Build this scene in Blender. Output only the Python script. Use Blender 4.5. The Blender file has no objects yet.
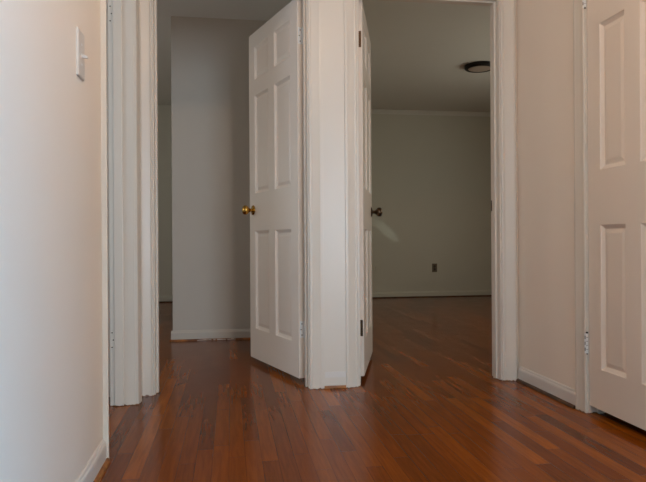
import bpy, bmesh, math, random
from mathutils import Matrix, Vector
random.seed(7)
C = bpy.context.scene.collection
S = bpy.context.scene
PI = math.pi

# ------------------------------------------------------------------ materials
def new_mat(name):
    m = bpy.data.materials.new(name); m.use_nodes = True
    nt = m.node_tree; b = nt.nodes['Principled BSDF']
    return m, nt, b

def N(nt, kind, **kw):
    n = nt.nodes.new(kind)
    for k, v in kw.items(): setattr(n, k, v)
    return n

def lin(r, g, b):
    f = lambda c: (c/255/12.92) if c/255 <= .04045 else ((c/255+.055)/1.055)**2.4
    return (f(r), f(g), f(b), 1)

def paint(name, rgb, rough=.5, mottling=.05, bump=.03, scale=60, spec=.4, strokes=False, dirt=None):
    """brushed / rolled wall paint: faint tone mottling and a fine surface bump"""
    m, nt, b = new_mat(name)
    L = nt.links
    geo = N(nt, 'ShaderNodeNewGeometry')
    n1 = N(nt, 'ShaderNodeTexNoise'); n1.inputs['Scale'].default_value = 2.2; n1.inputs['Detail'].default_value = 5
    L.new(geo.outputs['Position'], n1.inputs['Vector'])
    mx = N(nt, 'ShaderNodeMixRGB'); mx.blend_type = 'MIX'
    c = lin(*rgb); d = tuple(x*(1-mottling*2) for x in c[:3])+(1,)
    mx.inputs[1].default_value = d; mx.inputs[2].default_value = c
    L.new(n1.outputs['Fac'], mx.inputs[0])
    out = mx.outputs[0]
    if dirt:
        # scuffed, worn paint just above the floor (dirt with a shape of its own)
        sx = N(nt, 'ShaderNodeSeparateXYZ'); L.new(geo.outputs['Position'], sx.inputs[0])
        n3 = N(nt, 'ShaderNodeTexNoise'); n3.inputs['Scale'].default_value = 55; n3.inputs['Detail'].default_value = 4
        L.new(geo.outputs['Position'], n3.inputs['Vector'])
        mm = N(nt, 'ShaderNodeMath', operation='MULTIPLY_ADD'); L.new(n3.outputs['Fac'], mm.inputs[0])
        mm.inputs[1].default_value = .020; mm.inputs[2].default_value = -.0065
        lt = N(nt, 'ShaderNodeMath', operation='LESS_THAN'); L.new(sx.outputs['Z'], lt.inputs[0]); L.new(mm.outputs[0], lt.inputs[1])
        m2 = N(nt, 'ShaderNodeMixRGB'); L.new(lt.outputs[0], m2.inputs[0]); L.new(out, m2.inputs[1]); m2.inputs[2].default_value = lin(*dirt)
        out = m2.outputs[0]
    L.new(out, b.inputs['Base Color'])
    b.inputs['Roughness'].default_value = rough
    b.inputs['Specular IOR Level'].default_value = spec
    n2 = N(nt, 'ShaderNodeTexNoise'); n2.inputs['Scale'].default_value = scale; n2.inputs['Detail'].default_value = 3
    if strokes:
        mp = N(nt, 'ShaderNodeMapping'); mp.inputs['Scale'].default_value = (1, 1, .12)
        L.new(geo.outputs['Position'], mp.inputs[0]); L.new(mp.outputs[0], n2.inputs['Vector'])
    else:
        L.new(geo.outputs['Position'], n2.inputs['Vector'])
    bp = N(nt, 'ShaderNodeBump'); bp.inputs['Strength'].default_value = bump*4; bp.inputs['Distance'].default_value = .002
    L.new(n2.outputs['Fac'], bp.inputs['Height']); L.new(bp.outputs[0], b.inputs['Normal'])
    return m

def metal(name, rgb, rough=.3, metallic=1.0):
    m, nt, b = new_mat(name)
    n = N(nt, 'ShaderNodeTexNoise'); n.inputs['Scale'].default_value = 90
    r = N(nt, 'ShaderNodeMapRange'); r.inputs[3].default_value = rough*.8; r.inputs[4].default_value = rough*1.3
    nt.links.new(n.outputs['Fac'], r.inputs[0]); nt.links.new(r.outputs[0], b.inputs['Roughness'])
    b.inputs['Base Color'].default_value = lin(*rgb); b.inputs['Metallic'].default_value = metallic
    return m

def wood(name, dark, light, rough=.4):
    m, nt, b = new_mat(name); L = nt.links
    tc = N(nt, 'ShaderNodeNewGeometry')
    n = N(nt, 'ShaderNodeTexNoise'); n.inputs['Scale'].default_value = 14; n.inputs['Detail'].default_value = 6
    L.new(tc.outputs['Position'], n.inputs['Vector'])
    r = N(nt, 'ShaderNodeValToRGB'); r.color_ramp.elements[0].position = .35; r.color_ramp.elements[1].position = .68
    r.color_ramp.elements[0].color = lin(*dark); r.color_ramp.elements[1].color = lin(*light)
    L.new(n.outputs['Fac'], r.inputs[0]); L.new(r.outputs[0], b.inputs['Base Color'])
    b.inputs['Roughness'].default_value = rough
    return m

def floor_material():
    m, nt, b = new_mat('oak_strip_floor'); L = nt.links
    W, LEN = .0575, .78
    def M(op, a, bb=None, cc=None):
        n = N(nt, 'ShaderNodeMath', operation=op)
        for i, v in enumerate((a, bb, cc)):
            if v is None: continue
            if isinstance(v, (int, float)): n.inputs[i].default_value = v
            else: L.new(v, n.inputs[i])
        return n.outputs[0]
    geo = N(nt, 'ShaderNodeNewGeometry')
    sp = N(nt, 'ShaderNodeSeparateXYZ'); L.new(geo.outputs['Position'], sp.inputs[0])
    u = M('DIVIDE', M('ADD', sp.outputs['X'], 10.013), W)
    row = M('FLOOR', u); fu = M('FRACT', u)
    wn = N(nt, 'ShaderNodeTexWhiteNoise', noise_dimensions='1D'); L.new(row, wn.inputs['W'])
    # every strip course has its own start and its own board length
    wn2 = N(nt, 'ShaderNodeTexWhiteNoise', noise_dimensions='1D'); L.new(M('ADD', row, 57.3), wn2.inputs['W'])
    ln = M('MULTIPLY_ADD', wn2.outputs['Value'], .55, LEN*.62)
    v = M('DIVIDE', M('ADD', M('MULTIPLY_ADD', wn.outputs['Value'], 7.0, 20.0), sp.outputs['Y']), ln)
    col = M('FLOOR', v); fv = M('FRACT', v)
    cid = N(nt, 'ShaderNodeCombineXYZ'); L.new(row, cid.inputs[0]); L.new(col, cid.inputs[1])
    bid = N(nt, 'ShaderNodeTexWhiteNoise', noise_dimensions='2D'); L.new(cid.outputs[0], bid.inputs['Vector'])
    ramp = N(nt, 'ShaderNodeValToRGB'); cr = ramp.color_ramp
    cr.elements[0].position = 0; cr.elements[0].color = lin(*FL[0])
    cr.elements[1].position = 1; cr.elements[1].color = lin(*FL[3])
    e = cr.elements.new(.3); e.color = lin(*FL[1])
    e = cr.elements.new(.75); e.color = lin(*FL[2])
    L.new(bid.outputs['Value'], ramp.inputs[0])
    # grain: stretched along the board, shifted per board
    gv = N(nt, 'ShaderNodeCombineXYZ')
    L.new(M('MULTIPLY', sp.outputs['X'], 85.0), gv.inputs[0]); L.new(M('MULTIPLY', sp.outputs['Y'], 5.0), gv.inputs[1])
    L.new(M('MULTIPLY', bid.outputs['Value'], 40.0), gv.inputs[2])
    gn = N(nt, 'ShaderNodeTexNoise'); gn.inputs['Scale'].default_value = 1; gn.inputs['Detail'].default_value = 4
    gn.inputs['Distortion'].default_value = .6
    L.new(gv.outputs[0], gn.inputs['Vector'])
    gr = N(nt, 'ShaderNodeMapRange'); gr.inputs[1].default_value = .3; gr.inputs[2].default_value = .7
    gr.inputs[3].default_value = .78; gr.inputs[4].default_value = 1.15
    L.new(gn.outputs['Fac'], gr.inputs[0])
    mul = N(nt, 'ShaderNodeVectorMath', operation='SCALE'); L.new(ramp.outputs[0], mul.inputs[0]); L.new(gr.outputs[0], mul.inputs['Scale'])
    # thin dark seams between boards
    su = M('LESS_THAN', M('ABSOLUTE', M('SUBTRACT', fu, .5)), .482)
    sv = M('LESS_THAN', M('MULTIPLY', M('ABSOLUTE', M('SUBTRACT', fv, .5)), ln), M('SUBTRACT', M('MULTIPLY', ln, .5), .0012))
    seam = M('MULTIPLY', su, sv)
    mx = N(nt, 'ShaderNodeMixRGB'); mx.inputs[1].default_value = lin(46, 22, 8)
    L.new(mul.outputs[0], mx.inputs[2]); L.new(M('MULTIPLY_ADD', seam, .5, .5), mx.inputs[0])
    L.new(mx.outputs[0], b.inputs['Base Color'])
    wnz = N(nt, 'ShaderNodeTexNoise'); wnz.inputs['Scale'].default_value = 6; wnz.inputs['Detail'].default_value = 4
    L.new(geo.outputs['Position'], wnz.inputs['Vector'])
    rr = N(nt, 'ShaderNodeMapRange'); rr.inputs[3].default_value = .12; rr.inputs[4].default_value = .24
    L.new(wnz.outputs['Fac'], rr.inputs[0]); L.new(rr.outputs[0], b.inputs['Roughness'])
    b.inputs['Specular IOR Level'].default_value = .13
    bp = N(nt, 'ShaderNodeBump'); bp.inputs['Strength'].default_value = .25; bp.inputs['Distance'].default_value = .001
    L.new(M('MULTIPLY_ADD', gn.outputs['Fac'], .3, M('MULTIPLY_ADD', bid.outputs['Value'], .25, seam)), bp.inputs['Height'])
    L.new(bp.outputs[0], b.inputs['Normal'])
    return m

FL = [(98, 48, 12), (118, 58, 11), (128, 65, 12), (150, 80, 18)]
M_FLOOR = floor_material()
M_HALL = paint('hall_wall_paint', (235, 221, 205), .55, .03, .03, 160)
M_ROOM = paint('room_wall_paint', (208, 206, 193), .6, .03, .03, 140)
M_NOOK = paint('nook_wall_paint', (200, 190, 177), .6, .03, .03, 140)
M_CEIL = paint('ceiling_paint', (222, 221, 214), .8, .03, .03, 120)
M_TRIM = paint('trim_gloss_paint', (216, 206, 192), .34, .04, .003, 120, .5, strokes=True, dirt=(120, 84, 52))
M_BASE = paint('baseboard_paint', (218, 211, 203), .35, .04, .04, 120, .5)
M_DOOR = paint('door_paint', (234, 221, 207), .34, .04, .008, 140, .5, strokes=True)
M_SHOE = wood('stained_shoe_wood', (104, 60, 22), (176, 112, 48), .4)
M_SHOEDK = wood('dark_shoe_wood', (52, 33, 18), (92, 58, 28), .45)
M_BRASS = metal('polished_brass', (196, 152, 72), .2)
M_BRONZE = metal('aged_bronze', (92, 74, 58), .3)
M_STEEL = metal('bare_steel', (150, 152, 150), .35)
M_PSTEEL = paint('painted_steel', (236, 236, 234), .4, .05, .02, 200, .5)
M_DARKM = metal('dark_screw', (58, 50, 42), .4)
M_BLACK = metal('dark_bronze_ring', (26, 22, 19), .42, .6)
M_PLATE = paint('ivory_plastic', (212, 203, 192), .35, .01, .0, 60, .5)
M_TAN = paint('tan_plastic', (112, 98, 78), .4, .02, .0, 60, .5)
M_TAN2 = paint('brown_plastic', (72, 58, 44), .4, .02, .0, 60, .5)
M_DIFF = paint('frosted_diffuser', (176, 160, 146), .5, .02, .0, 60, .5)
M_HOLE = paint('hole_dark', (40, 32, 26), .8, .02, .0, 60, .2)

# ------------------------------------------------------------------ mesh helpers
def add_box(bm, x0, x1, y0, y1, z0, z1, bev=0, seg=2, mat=None):
    t = bmesh.new()
    v = [t.verts.new((x, y, z)) for z in (z0, z1) for y in (y0, y1) for x in (x0, x1)]
    for f in ((0,2,3,1), (4,5,7,6), (0,1,5,4), (2,6,7,3), (0,4,6,2), (1,3,7,5)):
        t.faces.new([v[i] for i in f])
    if bev: bmesh.ops.bevel(t, geom=t.edges[:], offset=bev, segments=seg, affect='EDGES', profile=.6)
    if mat: bmesh.ops.transform(t, matrix=mat, verts=t.verts[:])
    merge(bm, t)

def merge(bm, t):
    me = bpy.data.meshes.new('tmp'); t.to_mesh(me); t.free(); bm.from_mesh(me); bpy.data.meshes.remove(me)

def add_lathe(bm, prof, mat, n=32):
    """prof: (r, h) pairs turned about local z"""
    t = bmesh.new(); rings = []
    for r, h in prof:
        if r < 1e-6: rings.append([t.verts.new((0, 0, h))])
        else: rings.append([t.verts.new((r*math.cos(2*PI*k/n), r*math.sin(2*PI*k/n), h)) for k in range(n)])
    for a, b in zip(rings, rings[1:]):
        for k in range(n):
            j = (k+1) % n
            if len(a) == 1 and len(b) == 1: continue
            if len(a) == 1: t.faces.new((a[0], b[j], b[k]))
            elif len(b) == 1: t.faces.new((a[k], a[j], b[0]))
            else: t.faces.new((a[k], a[j], b[j], b[k]))
    bmesh.ops.recalc_face_normals(t, faces=t.faces[:])
    for f in t.faces: f.smooth = True
    bmesh.ops.transform(t, matrix=mat, verts=t.verts[:])
    merge(bm, t)

def add_prism(bm, prof, org, uax, vax, axis, length):
    """cross-section (u, v) points swept along an axis"""
    t = bmesh.new()
    org, uax, vax, axis = map(Vector, (org, uax, vax, axis))
    a = [t.verts.new(org+uax*u+vax*v) for u, v in prof]
    b = [t.verts.new(org+uax*u+vax*v+axis*length) for u, v in prof]
    n = len(prof)
    for k in range(n):
        j = (k+1) % n
        t.faces.new((a[k], a[j], b[j], b[k]))
    t.faces.new(a[::-1]); t.faces.new(b)
    bmesh.ops.recalc_face_normals(t, faces=t.faces[:])
    merge(bm, t)

def obj(name, bm, mat, parent=None, sharp=None):
    me = bpy.data.meshes.new(name); bm.to_mesh(me); bm.free()
    me.materials.append(mat)
    o = bpy.data.objects.new(name, me); C.objects.link(o)
    if parent: o.parent = parent
    return o

def tag(o, label=None, cat=None, group=None, kind=None):
    if label: o['label'] = label
    if cat: o['category'] = cat
    if group: o['group'] = group
    if kind: o['kind'] = kind
    return o

def empty(name, loc=(0,0,0), rz=0, label=None, cat=None, group=None, kind=None):
    o = bpy.data.objects.new(name, None); C.objects.link(o)
    o.empty_display_size = .05
    o.location = loc; o.rotation_euler = (0, 0, rz)
    return tag(o, label, cat, group, kind)

def boxo(name, m, b, parent=None, bev=0):
    bm = bmesh.new(); add_box(bm, *b, bev=bev); return obj(name, bm, m, parent)

# ------------------------------------------------------------------ room shell
CH = 2.515          # ceiling height
YC = 3.18          # face of the casings on the end wall
YE, YB = 3.20, 3.315   # end wall faces
XL, XR = -.444, 1.56    # hall walls
WT = .115
HEAD = 2.085

def wall(name, axis, c0, c1, a0, a1, m, label, openings=()):
    """axis 'x': runs along x, thickness y c0..c1; openings (a, b, z0, z1)"""
    bm = bmesh.new()
    def put(p, q, z0, z1):
        if q-p < 1e-4 or z1-z0 < 1e-4: return
        if axis == 'x': add_box(bm, p, q, c0, c1, z0, z1)
        else: add_box(bm, c0, c1, p, q, z0, z1)
    cur = a0
    for (p, q, z0, z1) in sorted(openings):
        put(cur, p, 0, CH); put(p, q, 0, z0); put(p, q, z1, CH); cur = q
    put(cur, a1, 0, CH)
    return tag(obj(name, bm, m), label, 'wall', kind='structure')

fl = boxo('floor', M_FLOOR, (-3.8, 5.2, -4.2, 8.3, -.12, 0)); tag(fl, 'glossy reddish-brown oak strip floor running through hall and rooms', 'floor', kind='structure')
ce = boxo('ceiling', M_CEIL, (-3.8, 5.2, -4.2, 8.3, CH, CH+.1)); tag(ce, 'plain matte ceiling over the dim rooms', 'ceiling', kind='structure')

D1 = (-.374, .400)     # clear opening of the left doorway
D2 = (.674, 1.456)     # clear opening of the right doorway
D3 = (2.280, 3.020)    # doorway in the left hall wall (along y)
D4 = (1.915, 2.530)    # closet doorway in the right hall wall (along y)
J = .02
top = HEAD+J
wall('wall_end', 'x', YE, YB, -3.7, 4.1, M_HALL, 'off-white end wall of the hall holding both doorways',
     [(D1[0]-J, D1[1]+J, 0, top), (D2[0]-J, D2[1]+J, 0, top)])
wall('wall_left', 'y', XL-WT, XL, -4.1, YE, M_HALL, 'near white hall wall on the left with the light switch',
     [(D3[0]-J, D3[1]+J, 0, top)])
wall('wall_right', 'y', XR, XR+WT, .35, YE, M_HALL, 'pinkish-beige hall wall between right doorway and closet door',
     [(D4[0]-J, D4[1]+J, 0, top)])
wall('wall_partition', 'y', .485, .597, YB, 8.1, M_ROOM, 'partition wall between the two rooms beyond the doorways')
wall('wall_closet', 'x', 4.92, 5.035, -.442, .485, M_NOOK, 'blue-grey wall face seen through the left doorway')
wall('wall_closet_side', 'y', -.442, -.327, 5.035, 8.1, M_NOOK, 'side of the wall block behind the left doorway')
wall('wall_far', 'x', 8.1, 8.2, -3.7, 4.2, M_ROOM, 'greenish-grey far wall of the two rooms')
wall('wall_left_room', 'y', -3.7, -3.6, YB, 8.1, M_ROOM, 'outer wall of the left room', [(3.45, 4.65, .8, 2.1), (6.2, 7.4, .8, 2.1)])
wall('wall_right_room', 'y', 4.1, 4.2, YE, 8.1, M_ROOM, 'outer wall of the right room', [(4.4, 5.8, .75, 2.1)])
wall('wall_bath', 'y', -2.3, -2.2, .6, YE, M_HALL, 'outer wall of the side room', [(1.2, 2.2, 1.0, 2.0)])
wall('wall_bath_near', 'x', .5, .6, -2.3, XL-WT, M_HALL, 'near wall of the side room')
wall('wall_living', 'x', .35, .465, XR+WT, 5.0, M_HALL, 'front wall of the living room')
wall('wall_living_right', 'y', 5.0, 5.1, -4.1, .465, M_HALL, 'right wall of the living room', [(-3.0, -1.2, .5, 2.1)])
wall('wall_living_back', 'x', -4.2, -4.1, -.565, 5.1, M_HALL, 'window wall behind the camera', [(.9, 3.1, .1, 2.1)])
wall('wall_cupboard', 'y', 2.35, 2.45, .465, YE, M_HALL, 'back of the closet on the right')

# ------------------------------------------------------------------ casings, jambs, stops
CAS = [(0, 0), (0, .010), (.002, .0125), (.006, .0140), (.011, .0136), (.0135, .0116), (.016, .0120), (.021, .0128), (.030, .0145),
       (.0445, .0175), (.052, .0195), (.058, .0200), (.062, .019), (.066, .015), (.068, .010), (.068, 0)]
CASQ = CAS[:-4] + [(.0675, .0200), (.068, .0195), (.068, 0)]
def cas(width, scale=1.0):
    k = width/.068
    return [(u*k, v*scale) for u, v in CAS]

def trim(n, label):
    return empty('trim_%d' % n, (0, 0, 0), 0, label, 'door frame', kind='structure')

def casing(parent, width, org, u, v, axis, length, scale=1.0, m=None, prof=None):
    bm = bmesh.new(); add_prism(bm, prof or cas(width, scale), org, u, v, axis, length)
    return obj('casing', bm, m or M_TRIM, parent)

# left doorway frame
t1 = trim(1, 'white painted frame of the left doorway with its slim moulded casings')
X0, X1 = D1
r = .006
casing(t1, .0635, (X0-r, YE, 0), (-1,0,0), (0,-1,0), (0,0,1), HEAD+r)
casing(t1, .074, (X1+r, YE, 0), (1,0,0), (0,-1,0), (0,0,1), HEAD+r, prof=[(u*.074/.068, v) for u, v in CASQ])
casing(t1, .075, (X0-r-.0635, YE, HEAD+r), (0,0,1), (0,-1,0), (1,0,0), X1-X0+2*r+.1375)
boxo('jamb', M_TRIM, (X0-J, X0, YE-.001, YB, 0, HEAD), t1, .0015)
boxo('jamb', M_TRIM, (X1, X1+J, YE-.001, YB, 0, HEAD), t1, .0015)
boxo('head_jamb', M_TRIM, (X0-J, X1+J, YE-.001, YB, HEAD, top), t1, .0015)
boxo('door_stop', M_TRIM, (X0, X0+.011, YB-.075, YB-.038, 0, HEAD), t1, .002)
boxo('door_stop', M_TRIM, (X1-.011, X1, YB-.075, YB-.038, 0, HEAD), t1, .002)
boxo('door_stop', M_TRIM, (X0+.011, X1-.011, YB-.075, YB-.038, HEAD-.011, HEAD), t1, .002)

# right doorway frame
t2 = trim(2, 'white painted frame of the right doorway beside the beige wall')
X0, X1 = D2
casing(t2, .066, (X0-.012, YE, 0), (-1,0,0), (0,-1,0), (0,0,1), HEAD+r, prof=[(u*.066/.068, v) for u, v in CASQ])
casing(t2, .087, (X1+r, YE, 0), (1,0,0), (0,-1,0), (0,0,1), HEAD+r)
casing(t2, .075, (X0-.078, YE, HEAD+r), (0,0,1), (0,-1,0), (1,0,0), X1-X0+.078+r+.087)
boxo('jamb', M_TRIM, (X0-J, X0, YE-.001, YB, 0, HEAD), t2, .0015)
boxo('jamb', M_TRIM, (X1, X1+J, YE-.001, YB, 0, HEAD), t2, .0015)
boxo('head_jamb', M_TRIM, (X0-J, X1+J, YE-.001, YB, HEAD, top), t2, .0015)
boxo('door_stop', M_TRIM, (X0, X0+.011, YB-.075, YB-.038, 0, HEAD), t2, .002)
boxo('door_stop', M_TRIM, (X1-.011, X1, YB-.075, YB-.038, 0, HEAD), t2, .002)
boxo('door_stop', M_TRIM, (X0+.011, X1-.011, YB-.075, YB-.038, HEAD-.011, HEAD), t2, .002)
sp_ = boxo('strike_plate', M_DARKM, (X1-.0015, X1, YB-.034, YB-.004, .93, .99), t2)
tag(sp_, 'small dark metal strike plate')

# frame in the left hall wall (door taken off its hinges)
t3 = trim(3, 'bluish-white painted frame of the doorless opening at far left')
Y0, Y1 = D3
NARROW = [(0, 0), (0, .012), (.003, .017), (.008, .019), (.012, .018), (.016, .014), (.018, .008), (.018, 0)]
bm = bmesh.new(); add_prism(bm, [(0, 0), (0, .019), (.012, .019), (.0175, .012), (.0185, 0)], (XL, Y0-.0195, 0), (0,1,0), (1,0,0), (0,0,1), HEAD+r)
obj('casing', bm, M_TRIM, t3)
casing(t3, .070, (XL, Y1+.003, 0), (0,1,0), (1,0,0), (0,0,1), HEAD+r)
casing(t3, .070, (XL, Y0-.02, HEAD+r), (0,0,1), (1,0,0), (0,1,0), Y1-Y0+.023+.07)
boxo('jamb', M_TRIM, (XL-WT, XL, Y0-J, Y0, 0, HEAD), t3, .0015)
jf = boxo('jamb', M_TRIM, (XL-WT, XL, Y1, Y1+J, 0, HEAD), t3, .0015)
boxo('head_jamb', M_TRIM, (XL-WT, XL, Y0-J, Y1+J, HEAD, top), t3, .0015)
boxo('door_stop', M_TRIM, (XL-.094, XL-.052, Y1-.012, Y1, 0, HEAD), t3, .003)
boxo('door_stop', M_TRIM, (XL-.094, XL-.052, Y0, Y0+.012, 0, HEAD), t3, .003)
boxo('door_stop', M_TRIM, (XL-.094, XL-.052, Y0+.012, Y1-.012, HEAD-.012, HEAD), t3, .003)
for zc in (.31, 1.84):
    for dz in (-.034, 0, .034):
        bm = bmesh.new(); add_lathe(bm, [(.0, 0), (.0032, 0), (.0032, .0012), (0, .0012)], Matrix.Translation((XL-.105+(.006 if dz == 0 else 0), Y1, zc+dz)) @ Matrix.Rotation(PI/2, 4, 'X'), 10)
        tag(obj('screw_hole', bm, M_HOLE, jf), 'small dark screw hole from a removed hinge')

# closet frame in the right hall wall
t4 = trim(4, 'white painted frame of the closet door at far right')
Y0, Y1 = D4
casing(t4, .078, (XR, Y1+.004, 0), (0,1,0), (-1,0,0), (0,0,1), HEAD+r)
casing(t4, .078, (XR, Y0-.004, 0), (0,-1,0), (-1,0,0), (0,0,1), HEAD+r)
casing(t4, .078, (XR, Y0-.082, HEAD+r), (0,0,1), (-1,0,0), (0,1,0), Y1-Y0+.164)
boxo('jamb', M_TRIM, (XR, XR+WT, Y1, Y1+J, 0, HEAD), t4, .0015)
boxo('jamb', M_TRIM, (XR, XR+WT, Y0-J, Y0, 0, HEAD), t4, .0015)
boxo('head_jamb', M_TRIM, (XR, XR+WT, Y0-J, Y1+J, HEAD, top), t4, .0015)
boxo('door_stop', M_TRIM, (XR+.038, XR+.075, Y1-.011, Y1, 0, HEAD), t4, .002)
boxo('door_stop', M_TRIM, (XR+.038, XR+.075, Y0, Y0+.011, 0, HEAD), t4, .002)

# flat filler board between the two frames, with a bare wood shoe at its foot
t5 = empty('trim_5', (0,0,0), 0, 'flat white board filling the post between the two doorways', 'post board', kind='structure')
PX0, PX1 = D1[1]+.006+.074, D2[0]-.078
boxo('board', M_TRIM, (PX0, PX1-.0012, YC+.0006, YE, .016, HEAD+.08), t5, .0005)
boxo('patch_strip', M_BASE, (PX0+.004, PX1-.003, YC-.0006, YC+.001, .058, .088), t5, .0005)
tag(boxo('shoe_moulding', M_SHOE, (PX0+.001, PX1-.001, YC-.002, YE, 0, .0155), t5, .003), 'short bare brown wood strip at the foot of the post')

# ------------------------------------------------------------------ baseboards
BB = [(0, 0), (0, .013), (.058, .013), (.066, .011), (.070, .007), (.076, .006), (.080, .003), (.080, 0)]
SH = [(0, 0), (0, .013), (.005, .0125), (.010, .009), (.013, .004), (.0135, 0)]
nbb = 0
def baseboard(side, p, q, out, label, shoe=M_SHOEDK, h=1.0, shoe_w=1.0, board=None):
    """p -> q along the wall foot, out = direction into the room"""
    p, q, out = Vector(p), Vector(q), Vector(out)
    ax = (q-p); ln = ax.length; ax.normalize()
    root = empty('baseboard_'+side, (0,0,0), 0, label, 'baseboard', kind='structure')
    bm = bmesh.new(); add_prism(bm, [(u*h, v) for u, v in BB], p, (0,0,1), out, ax, ln); obj('board', bm, board or M_BASE, root)
    bm = bmesh.new(); add_prism(bm, [(u*shoe_w, v*shoe_w) for u, v in SH], p+out*.013, (0,0,1), out, ax, ln)
    tag(obj('shoe_moulding', bm, shoe, root), 'brown stained wood shoe moulding')
    return root
baseboard('left', (XL, -4.1, 0), (XL, D3[0]-.0195, 0), (1,0,0), 'white baseboard with brown shoe along the left hall wall', M_SHOE)
baseboard('right', (XR, D4[1]+.083, 0), (XR, YC, 0), (-1,0,0), 'short white baseboard on the beige wall right of the doorway')
baseboard('right_near', (XR, .37, 0), (XR, D4[0]-.083, 0), (-1,0,0), 'white baseboard on the hall wall before the closet')
bc = baseboard('closet', (-.442-.013, 4.92, 0), (.485, 4.92, 0), (0,-1,0), 'baseboard with scuffed brown shoe seen through the left doorway', M_SHOE, board=M_NOOK)
baseboard('closet_side', (-.442, 4.92, 0), (-.442, 8.1-.027, 0), (-1,0,0), 'baseboard round the corner behind the left doorway', M_SHOE, board=M_NOOK)
baseboard('far', (.597, 8.1, 0), (4.1, 8.1, 0), (0,-1,0), 'baseboard along the far wall of the right room', board=M_ROOM)
baseboard('far_left', (-3.6, 8.1, 0), (-.442, 8.1, 0), (0,-1,0), 'baseboard on the far wall glimpsed left of the grey wall', board=M_ROOM)
baseboard('partition', (.597, YB, 0), (.597, 8.07, 0), (1,0,0), 'baseboard behind the right open door')
# paint drips on the brown shoe of the closet wall
rnd = random.Random(3)
bm = bmesh.new()
for k in range(16):
    x = -.26+rnd.random()*.33; w = .006+rnd.random()*.03
    add_box(bm, x, x+w, 4.92-.0275, 4.92-.0255, .003, .006+rnd.random()*.005, .0006, 1)
tag(obj('paint_drip', bm, M_BASE, bc), 'spatter of white paint on the brown shoe')

# crown moulding in the rooms
CR = [(0, 0), (.012, 0), (.016, .006), (.030, .018), (.042, .034), (.046, .046), (0, .046)]
def crown(n, p, q, out, label):
    p, q, out = Vector(p), Vector(q), Vector(out); ax = q-p; ln = ax.length; ax.normalize()
    bm = bmesh.new(); add_prism(bm, CR, p, out, (0,0,-1), ax, ln)
    # profile given as (out, down)
    return tag(obj('trim_%d' % n, bm, M_CEIL), label, 'crown moulding', kind='structure')
CR = [(0, 0), (.046, 0), (.046, .010), (.034, .016), (.018, .030), (.010, .042), (.010, .050), (0, .050)]
crown(6, (.597, 8.1, CH), (4.1, 8.1, CH), (0,-1,0), 'thin crown moulding above the far wall of the right room')

# ------------------------------------------------------------------ six-panel doors
def door_slab(W, H, T, rows, stile, mull):
    """door in its own frame: x 0..W from the hinge, y 0 (hall face) .. T, z 0..H"""
    bm = bmesh.new()
    pw = (W-2*stile-mull)/2
    xs = [0, stile, stile+pw, stile+pw+mull, W-stile, W]
    zs = [0]
    for a, b in rows: zs += [a, b]
    zs += [H]
    SL, DP = .017, .0125          # sloped moulding, depth of the field
    for y, s in ((0, 1), (T, -1)):
        for i in range(5):
            for j in range(len(zs)-1):
                x0, x1, z0, z1 = xs[i], xs[i+1], zs[j], zs[j+1]
                if i in (1, 3) and j % 2 == 1:
                    rings = []
                    for ins, d in ((0, 0), (.0025, .0015), (.004, .004), (SL, DP), (SL+.004, DP), (SL+.020, DP-.0045), (SL+.022, DP-.0045)):
                        rings.append([bm.verts.new((x, y+s*d, z)) for x, z in ((x0+ins, z0+ins), (x1-ins, z0+ins), (x1-ins, z1-ins), (x0+ins, z1-ins))])
                    for a, b in zip(rings, rings[1:]):
                        for k in range(4):
                            bm.faces.new((a[k], a[(k+1) % 4], b[(k+1) % 4], b[k]))
                    bm.faces.new(rings[-1])
                else:
                    bm.faces.new([bm.verts.new((x, y, z)) for x, z in ((x0, z0), (x1, z0), (x1, z1), (x0, z1))])
    # edges
    def q(*p): bm.faces.new([bm.verts.new(v) for v in p])
    for i in range(5):
        for z in (0, H): q((xs[i],0,z), (xs[i+1],0,z), (xs[i+1],T,z), (xs[i],T,z))
    for j in range(len(zs)-1):
        for x in (0, W): q((x,0,zs[j]), (x,T,zs[j]), (x,T,zs[j+1]), (x,0,zs[j+1]))
    bmesh.ops.remove_doubles(bm, verts=bm.verts[:], dist=1e-5)
    bmesh.ops.recalc_face_normals(bm, faces=bm.faces[:])
    return bm

def mirror_bm(bm):
    bmesh.ops.scale(bm, vec=(-1, 1, 1), verts=bm.verts[:]); bmesh.ops.reverse_faces(bm, faces=bm.faces[:]); return bm

def knob(parent, x, z, y, s, m, label=None):
    """round knob on a face at y, pointing s*y"""
    mat = Matrix.Translation((x, y, z)) @ Matrix.Rotation(PI/2*(1 if s < 0 else -1), 4, 'X')
    bm = bmesh.new()
    add_lathe(bm, [(.0105, .004), (.0105, .018), (.0120, .025), (.0165, .031), (.0255, .039), (.0300, .049), (.0292, .060), (.0235, .068), (.014, .072), (.0, .073)], mat, 36)
    k = obj('door_knob', bm, m, parent)
    if label: tag(k, label)
    bm = bmesh.new()
    add_lathe(bm, [(0, 0), (.0315, 0), (.0315, .002), (.029, .005), (.022, .0075), (.013, .009), (.0105, .010), (0, .010)], mat, 36)
    obj('rose', bm, m, k)
    return k

def latch(parent, x, z, T, sx):
    bm = bmesh.new(); add_box(bm, min(x, x+sx*.0015), max(x, x+sx*.0015), T/2-.0125, T/2+.0125, z-.028, z+.028, .0004, 1)
    p = obj('latch_plate', bm, M_BRONZE, parent)
    bm = bmesh.new(); add_prism(bm, [(0, -.006), (.010, -.006), (.004, .006), (0, .006)], (x, T/2, z-.008), (sx,0,0), (0,1,0), (0,0,1), .016)
    obj('latch_bolt', bm, M_BRONZE, p)

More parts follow.
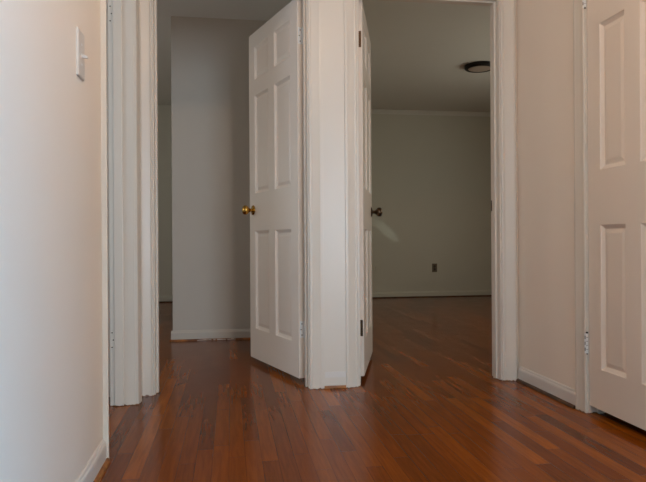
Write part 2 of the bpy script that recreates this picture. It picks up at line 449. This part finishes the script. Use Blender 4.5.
def hinge(parent, zc, T, sx, m, screw_m, pin_m, label, h=.089, pin=True):
    """leaf let into the hinge edge at x = 0; the pin runs beside the room face"""
    z0, z1 = zc-h/2, zc+h/2
    bm = bmesh.new(); add_box(bm, min(0, -sx*.0016), max(0, -sx*.0016), .006, T+.002, z0, z1, .0006, 1)
    hg = tag(obj('hinge', bm, m, parent), label)
    bm = bmesh.new()
    for k in range(5):
        a = z0+h/5*k
        add_lathe(bm, [(0, a+.0004), (.0052, a+.0004), (.0058, a+.0012), (.0058, a+h/5-.0012), (.0052, a+h/5-.0004), (0, a+h/5-.0004)], Matrix.Translation((-sx*.0035, T+.0055, 0)), 16)
    add_lathe(bm, [(0, z1), (.0045, z1), (.0060, z1+.003), (.0035, z1+.006), (0, z1+.007)], Matrix.Translation((-sx*.0035, T+.0055, 0)), 16)
    obj('hinge_pin', bm, pin_m, hg)
    for dz, dy in ((-.030, .018), (0, .013), (.030, .018)):
        bm = bmesh.new(); add_lathe(bm, [(0, 0), (.0034, 0), (.0030, .0010), (0, .0012)], Matrix.Translation((-sx*.0016, dy, zc+dz)) @ Matrix.Rotation(-sx*PI/2, 4, 'Y'), 12)
        obj('screw', bm, screw_m, hg)
    return hg

ROWS = [(.190, .805), (1.040, 1.655), (1.755, 1.960)]
DT = .035
GAP = .030
DH = HEAD-.003-GAP

# left door: hinge on the right jamb, swung back into the left room
W1 = .735
P1 = (D1[1]-.004, YB+.011)          # pin line
A1 = math.radians(18.7)             # leans this far off the line of sight of the hall
def place_door(name, P, rz, label, sx, W, gap=GAP):
    root = empty(name, (0,0,0), 0, label, 'door', kind='structure')
    # local frame: hinge edge at x=0, hall face y=0, room face y=DT ; put (0, DT) on the pin line
    off = Matrix.Rotation(rz, 3, 'Z') @ Vector((0, DT, 0))
    root.location = (P[0]-off.x, P[1]-off.y, gap); root.rotation_euler = (0, 0, rz)
    return root
d1 = place_door('door_1', P1, -(PI/2-A1), 'open white six-panel door with brass knob in the left doorway', -1, W1)
obj('door_slab', mirror_bm(door_slab(W1, DH, DT, ROWS, .095, .095)), M_DOOR, d1)
knob(d1, -(W1-.062), .936, 0, -1, M_BRASS, 'polished brass round knob')
knob(d1, -(W1-.062), .936, DT, 1, M_BRASS, 'polished brass round knob')
latch(d1, -W1, .93, DT, -1)
for zc in (1.845, .262): hinge(d1, zc, DT, -1, M_PSTEEL, M_DARKM, M_PSTEEL, 'pale painted steel hinge with three dark screws')

# right door: hinge on the left jamb, swung back into the right room, seen nearly edge-on
W2 = .760
P2 = (D2[0]+.012, YB+.004)
A2 = math.radians(16.5)
d2 = place_door('door_2', P2, (PI/2-A2), 'open white six-panel door seen edge-on in the right doorway', 1, W2)
obj('door_slab', door_slab(W2, DH, DT, ROWS, .10, .095), M_DOOR, d2)
knob(d2, (W2-.062), .926, 0, -1, M_BRONZE, 'dark aged metal round knob')
knob(d2, (W2-.062), .926, DT, 1, M_BRONZE, 'dark aged metal round knob')
latch(d2, W2, .922, DT, 1)
for zc in (1.838, .262): hinge(d2, zc, DT, 1, M_BRONZE, M_DARKM, M_BRONZE, 'dark bronze hinge leaf')

# closet door: closed, flush with the right hall wall, hinged at its far side
W3 = D4[1]-D4[0]-.006
d3 = empty('door_3', (XR+.002, D4[1]-.003, .038), -PI/2, 'closed white six-panel closet door at the right edge of the hall', 'door', kind='structure')
# local x -> -Y, local y -> +X : hall face is y=0
obj('door_slab', door_slab(W3, HEAD-.005-.038, DT, [(.172, .792), (1.027, 1.650), (1.752, 1.940)], .088, .092), M_DOOR, d3)
for zc in (1.795, .272):
    h = .089
    z0, z1 = zc-h/2, zc+h/2
    T_ = Matrix.Translation((-.0015, -.0095, 0))
    bm = bmesh.new()
    for k in range(5):
        a = z0+h/5*k
        add_lathe(bm, [(0, a+.0010), (.0046, a+.0010), (.0054, a+.0020), (.0054, a+h/5-.0020), (.0046, a+h/5-.0010), (0, a+h/5-.0010)], T_, 16)
    hg = tag(obj('hinge', bm, M_PSTEEL, d3), 'pale metal hinge with dark pin and screws')
    bm = bmesh.new()
    add_lathe(bm, [(0, z0-.004), (.0030, z0-.004), (.0030, z1), (.0045, z1), (.0060, z1+.003), (.0035, z1+.006), (0, z1+.007)], T_, 16)
    obj('hinge_pin', bm, M_DARKM, hg)
    bm = bmesh.new(); add_box(bm, -.0069, -.0055, -.0185, .0, z0, z1, .0004, 1)
    obj('hinge_leaf', bm, M_PSTEEL, hg)
    for dz in (-.026, 0, .026):
        bm = bmesh.new(); add_box(bm, -.0056, -.0048, -.0180, -.0150, zc+dz-.007, zc+dz+.007, .0003, 1)
        obj('screw', bm, M_DARKM, hg)
knob(d3, W3-.055, .90, 0, -1, M_BRASS)

# ------------------------------------------------------------------ light switch on the left wall
sw = empty('light_switch', (XL, 1.949, 1.332), 0, 'white toggle light switch on the left hall wall near the top', 'light switch')
bm = bmesh.new()
hw, hh = .040, .070
rings = []
for ins, d in ((0, 0), (0, .0045), (.0015, .0062), (.004, .0070), (.008, .0072)):
    rings.append([bm.verts.new((d, y, z)) for y, z in ((-hw+ins, -hh+ins), (hw-ins, -hh+ins), (hw-ins, hh-ins), (-hw+ins, hh-ins))])
for a, b in zip(rings, rings[1:]):
    for k in range(4): bm.faces.new((a[k], a[(k+1) % 4], b[(k+1) % 4], b[k]))
bm.faces.new(rings[-1]); bm.faces.new(rings[0][::-1])
bmesh.ops.recalc_face_normals(bm, faces=bm.faces[:])
obj('cover_plate', bm, M_PLATE, sw)
bm = bmesh.new(); add_box(bm, .0068, .0078, -.0062, .0062, -.013, .013, .0004, 1)
tg0 = obj('toggle_collar', bm, M_PLATE, sw)
bm = bmesh.new(); add_prism(bm, [(0, -.0055), (.017, -.0035), (.019, -.001), (.019, .002), (.017, .0035), (0, .0055)], (.007, -.004, -.003), Vector((.95, 0, -.31)), (0, 0, 1), (0, 1, 0), .008)
obj('toggle', bm, M_PLATE, sw)
for dz in (-.030, .030):
    bm = bmesh.new(); add_lathe(bm, [(0, .0070), (.0036, .0070), (.0032, .0080), (0, .0084)], Matrix.Translation((0, 0, dz)) @ Matrix.Rotation(PI/2, 4, 'Y'), 14)
    obj('screw', bm, M_PSTEEL, sw)

# ------------------------------------------------------------------ outlets on the far wall
def outlet(x, z, mp, ms, label):
    o = empty('wall_outlet', (x, 8.1, z), 0, label, 'outlet', 'outlets on the far wall')
    bm = bmesh.new(); add_box(bm, -.035, .035, -.006, 0, -.0575, .0575, .002, 2); obj('cover_plate', bm, mp, o)
    for dz in (-.0195, .0195):
        bm = bmesh.new()
        add_lathe(bm, [(0, .0055), (.0165, .0055), (.0165, .0078), (.0150, .0084), (0, .0084)], Matrix.Translation((0, 0, dz)) @ Matrix.Rotation(PI/2, 4, 'X'), 24)
        s = obj('socket', bm, ms, o)
        bm = bmesh.new()
        for dx in (-.006, .006): add_box(bm, dx-.001, dx+.001, -.0090, -.0083, dz-.001, dz+.007)
        add_lathe(bm, [(0, .0082), (.0022, .0082), (.0022, .0089), (0, .0089)], Matrix.Translation((0, 0, dz-.008)) @ Matrix.Rotation(PI/2, 4, 'X'), 10)
        obj('slot', bm, M_HOLE, s)
    bm = bmesh.new(); add_lathe(bm, [(0, .0058), (.0030, .0058), (.0026, .0070), (0, .0072)], Matrix.Rotation(PI/2, 4, 'X'), 12)
    obj('screw', bm, M_DARKM, o)
    return o
outlet(2.743, .395, M_TAN, M_TAN2, 'brown wall outlet low on the far wall of the right room')
outlet(1.925, .395, M_ROOM, M_ROOM, 'pale painted-over outlet on the far wall beside the open door')

# ------------------------------------------------------------------ flush ceiling light in the right room
cl = empty('ceiling_light', (2.478, 5.89, CH), 0, 'round dark-rimmed flush ceiling light cut off by the right doorway frame', 'ceiling light')
flip = Matrix.Rotation(PI, 4, 'X')
bm = bmesh.new()
add_lathe(bm, [(0, 0), (.146, 0), (.150, .004), (.150, .026), (.147, .034), (.138, .040), (.122, .042), (.116, .040), (.114, .035), (0, .032)], flip, 64)
obj('rim', bm, M_BLACK, cl)
bm = bmesh.new()
add_lathe(bm, [(.1145, .034), (.112, .038), (.100, .042), (.08, .045), (.05, .047), (0, .048)], flip, 64)
obj('diffuser', bm, M_DIFF, cl)

# ------------------------------------------------------------------ windows (where the daylight enters)
def window(n, axis, c, a0, a1, z0, z1, label, t=.1):
    root = empty('window_%d' % n, (0,0,0), 0, label, 'window', kind='structure')
    bm = bmesh.new()
    f = .04
    am = (a0+a1)/2
    for (p, q, s, e) in ((a0, a1, z0, z0+f), (a0, a1, z1-f, z1), (a0, a0+f, z0+f, z1-f), (a1-f, a1, z0+f, z1-f), (am-.02, am+.02, z0+f, z1-f), (a0+f, a1-f, (z0+z1)/2-.015, (z0+z1)/2+.015)):
        if axis == 'x': add_box(bm, p, q, c, c+t, s, e)
        else: add_box(bm, c, c+t, p, q, s, e)
    obj('window_frame', bm, M_BASE, root)
    return root
window(1, 'x', -4.2, .9, 3.1, .1, 2.1, 'living room window')
window(2, 'y', 4.1, 4.4, 5.8, .75, 2.1, 'right room window')
window(3, 'y', -3.7, 3.45, 4.65, .8, 2.1, 'left room window')
window(5, 'y', 5.0, -3.0, -1.2, .5, 2.1, 'living room side window')
window(6, 'y', -3.7, 6.2, 7.4, .8, 2.1, 'second left room window')  # unseen opening, added to go with the far-wall fill lamp
window(4, 'y', -2.3, 1.2, 2.2, 1.0, 2.0, 'side room window')

# ------------------------------------------------------------------ lights
def area(name, loc, rot, sx, sy, e, col):
    l = bpy.data.lights.new(name, 'AREA'); l.shape = 'RECTANGLE'; l.size = sx; l.size_y = sy; l.energy = e; l.color = col
    o = bpy.data.objects.new(name, l); o.location = loc; o.rotation_euler = rot; C.objects.link(o); return o
def point(name, loc, e, col, rad):
    l = bpy.data.lights.new(name, 'POINT'); l.energy = e; l.color = col; l.shadow_soft_size = rad
    o = bpy.data.objects.new(name, l); o.location = loc; C.objects.link(o); return o
point('hall_lamp', (.47, 1.2, 2.38), 27, (1, .70, .49), .07)
area('living_daylight', (2.0, -4.25, 1.1), (PI/2, 0, 0), 2.2, 2.0, 180, (.66, .83, 1))
area('living_side_daylight', (5.15, -2.1, 1.3), (PI/2, 0, PI/2), 1.8, 1.5, 320, (.16, .55, 1))
area('right_room_daylight', (4.25, 5.1, 1.42), (PI/2-.12, 0, PI/2), 1.4, 1.35, 27, (1, .96, .80))
area('left_room_daylight', (-3.75, 4.05, 1.45), (PI/2+.1, 0, -PI/2), 1.2, 1.3, 25, (.92, .96, 1))
area('left_room_far_daylight', (-3.75, 6.8, 1.45), (PI/2, 0, -PI/2), 1.2, 1.3, 8, (.95, 1, .86))  # fill lamp added to brighten the left room's far wall
area('side_room_daylight', (-2.35, 1.7, 1.5), (PI/2, 0, -PI/2), 1.0, 1.0, 22, (.55, .76, 1))
# added spot lamp near the right room's window, makes the far wall's glint
gl = bpy.data.lights.new('window_glint', 'SPOT'); gl.energy = 34; gl.color = (.85, 1, .9); gl.spot_size = math.radians(7.5); gl.spot_blend = 1; gl.shadow_soft_size = .005
go = bpy.data.objects.new('window_glint', gl); C.objects.link(go); go.location = (4.08, 5.4, 1.5)
dv = Vector((2.08, 8.1, .90))-go.location
go.matrix_world = Matrix.Translation(go.location) @ dv.to_track_quat('-Z', 'Y').to_matrix().to_4x4() @ Matrix.Rotation(math.radians(40), 4, 'Z') @ Matrix.Diagonal((.35, 1.2, 1, 1))

w = bpy.data.worlds.new('World'); S.world = w; w.use_nodes = True
w.node_tree.nodes['Background'].inputs[0].default_value = (.6, .75, 1, 1)
w.node_tree.nodes['Background'].inputs[1].default_value = .15

# ------------------------------------------------------------------ camera
cam = bpy.data.cameras.new('camera'); co = bpy.data.objects.new('camera', cam); C.objects.link(co)
cam.sensor_fit = 'HORIZONTAL'; cam.sensor_width = 36; cam.lens = 620/646*36; cam.clip_start = .02
th = math.atan(93/620)
R = Matrix.Rotation(-th, 4, 'Z') @ Matrix.Rotation(PI/2, 4, 'X') @ Matrix.Rotation(math.radians(-.35), 4, 'Z')
co.matrix_world = Matrix.Translation((0, 0, .768)) @ R
S.camera = co

vs = S.view_settings
S.display_settings.display_device = 'sRGB'
vs.view_transform = 'Standard'; vs.look = 'None'; vs.gamma = 1; vs.use_curve_mapping = False
vs.exposure = 0.0
S.cycles.max_bounces = 10; S.cycles.diffuse_bounces = 6
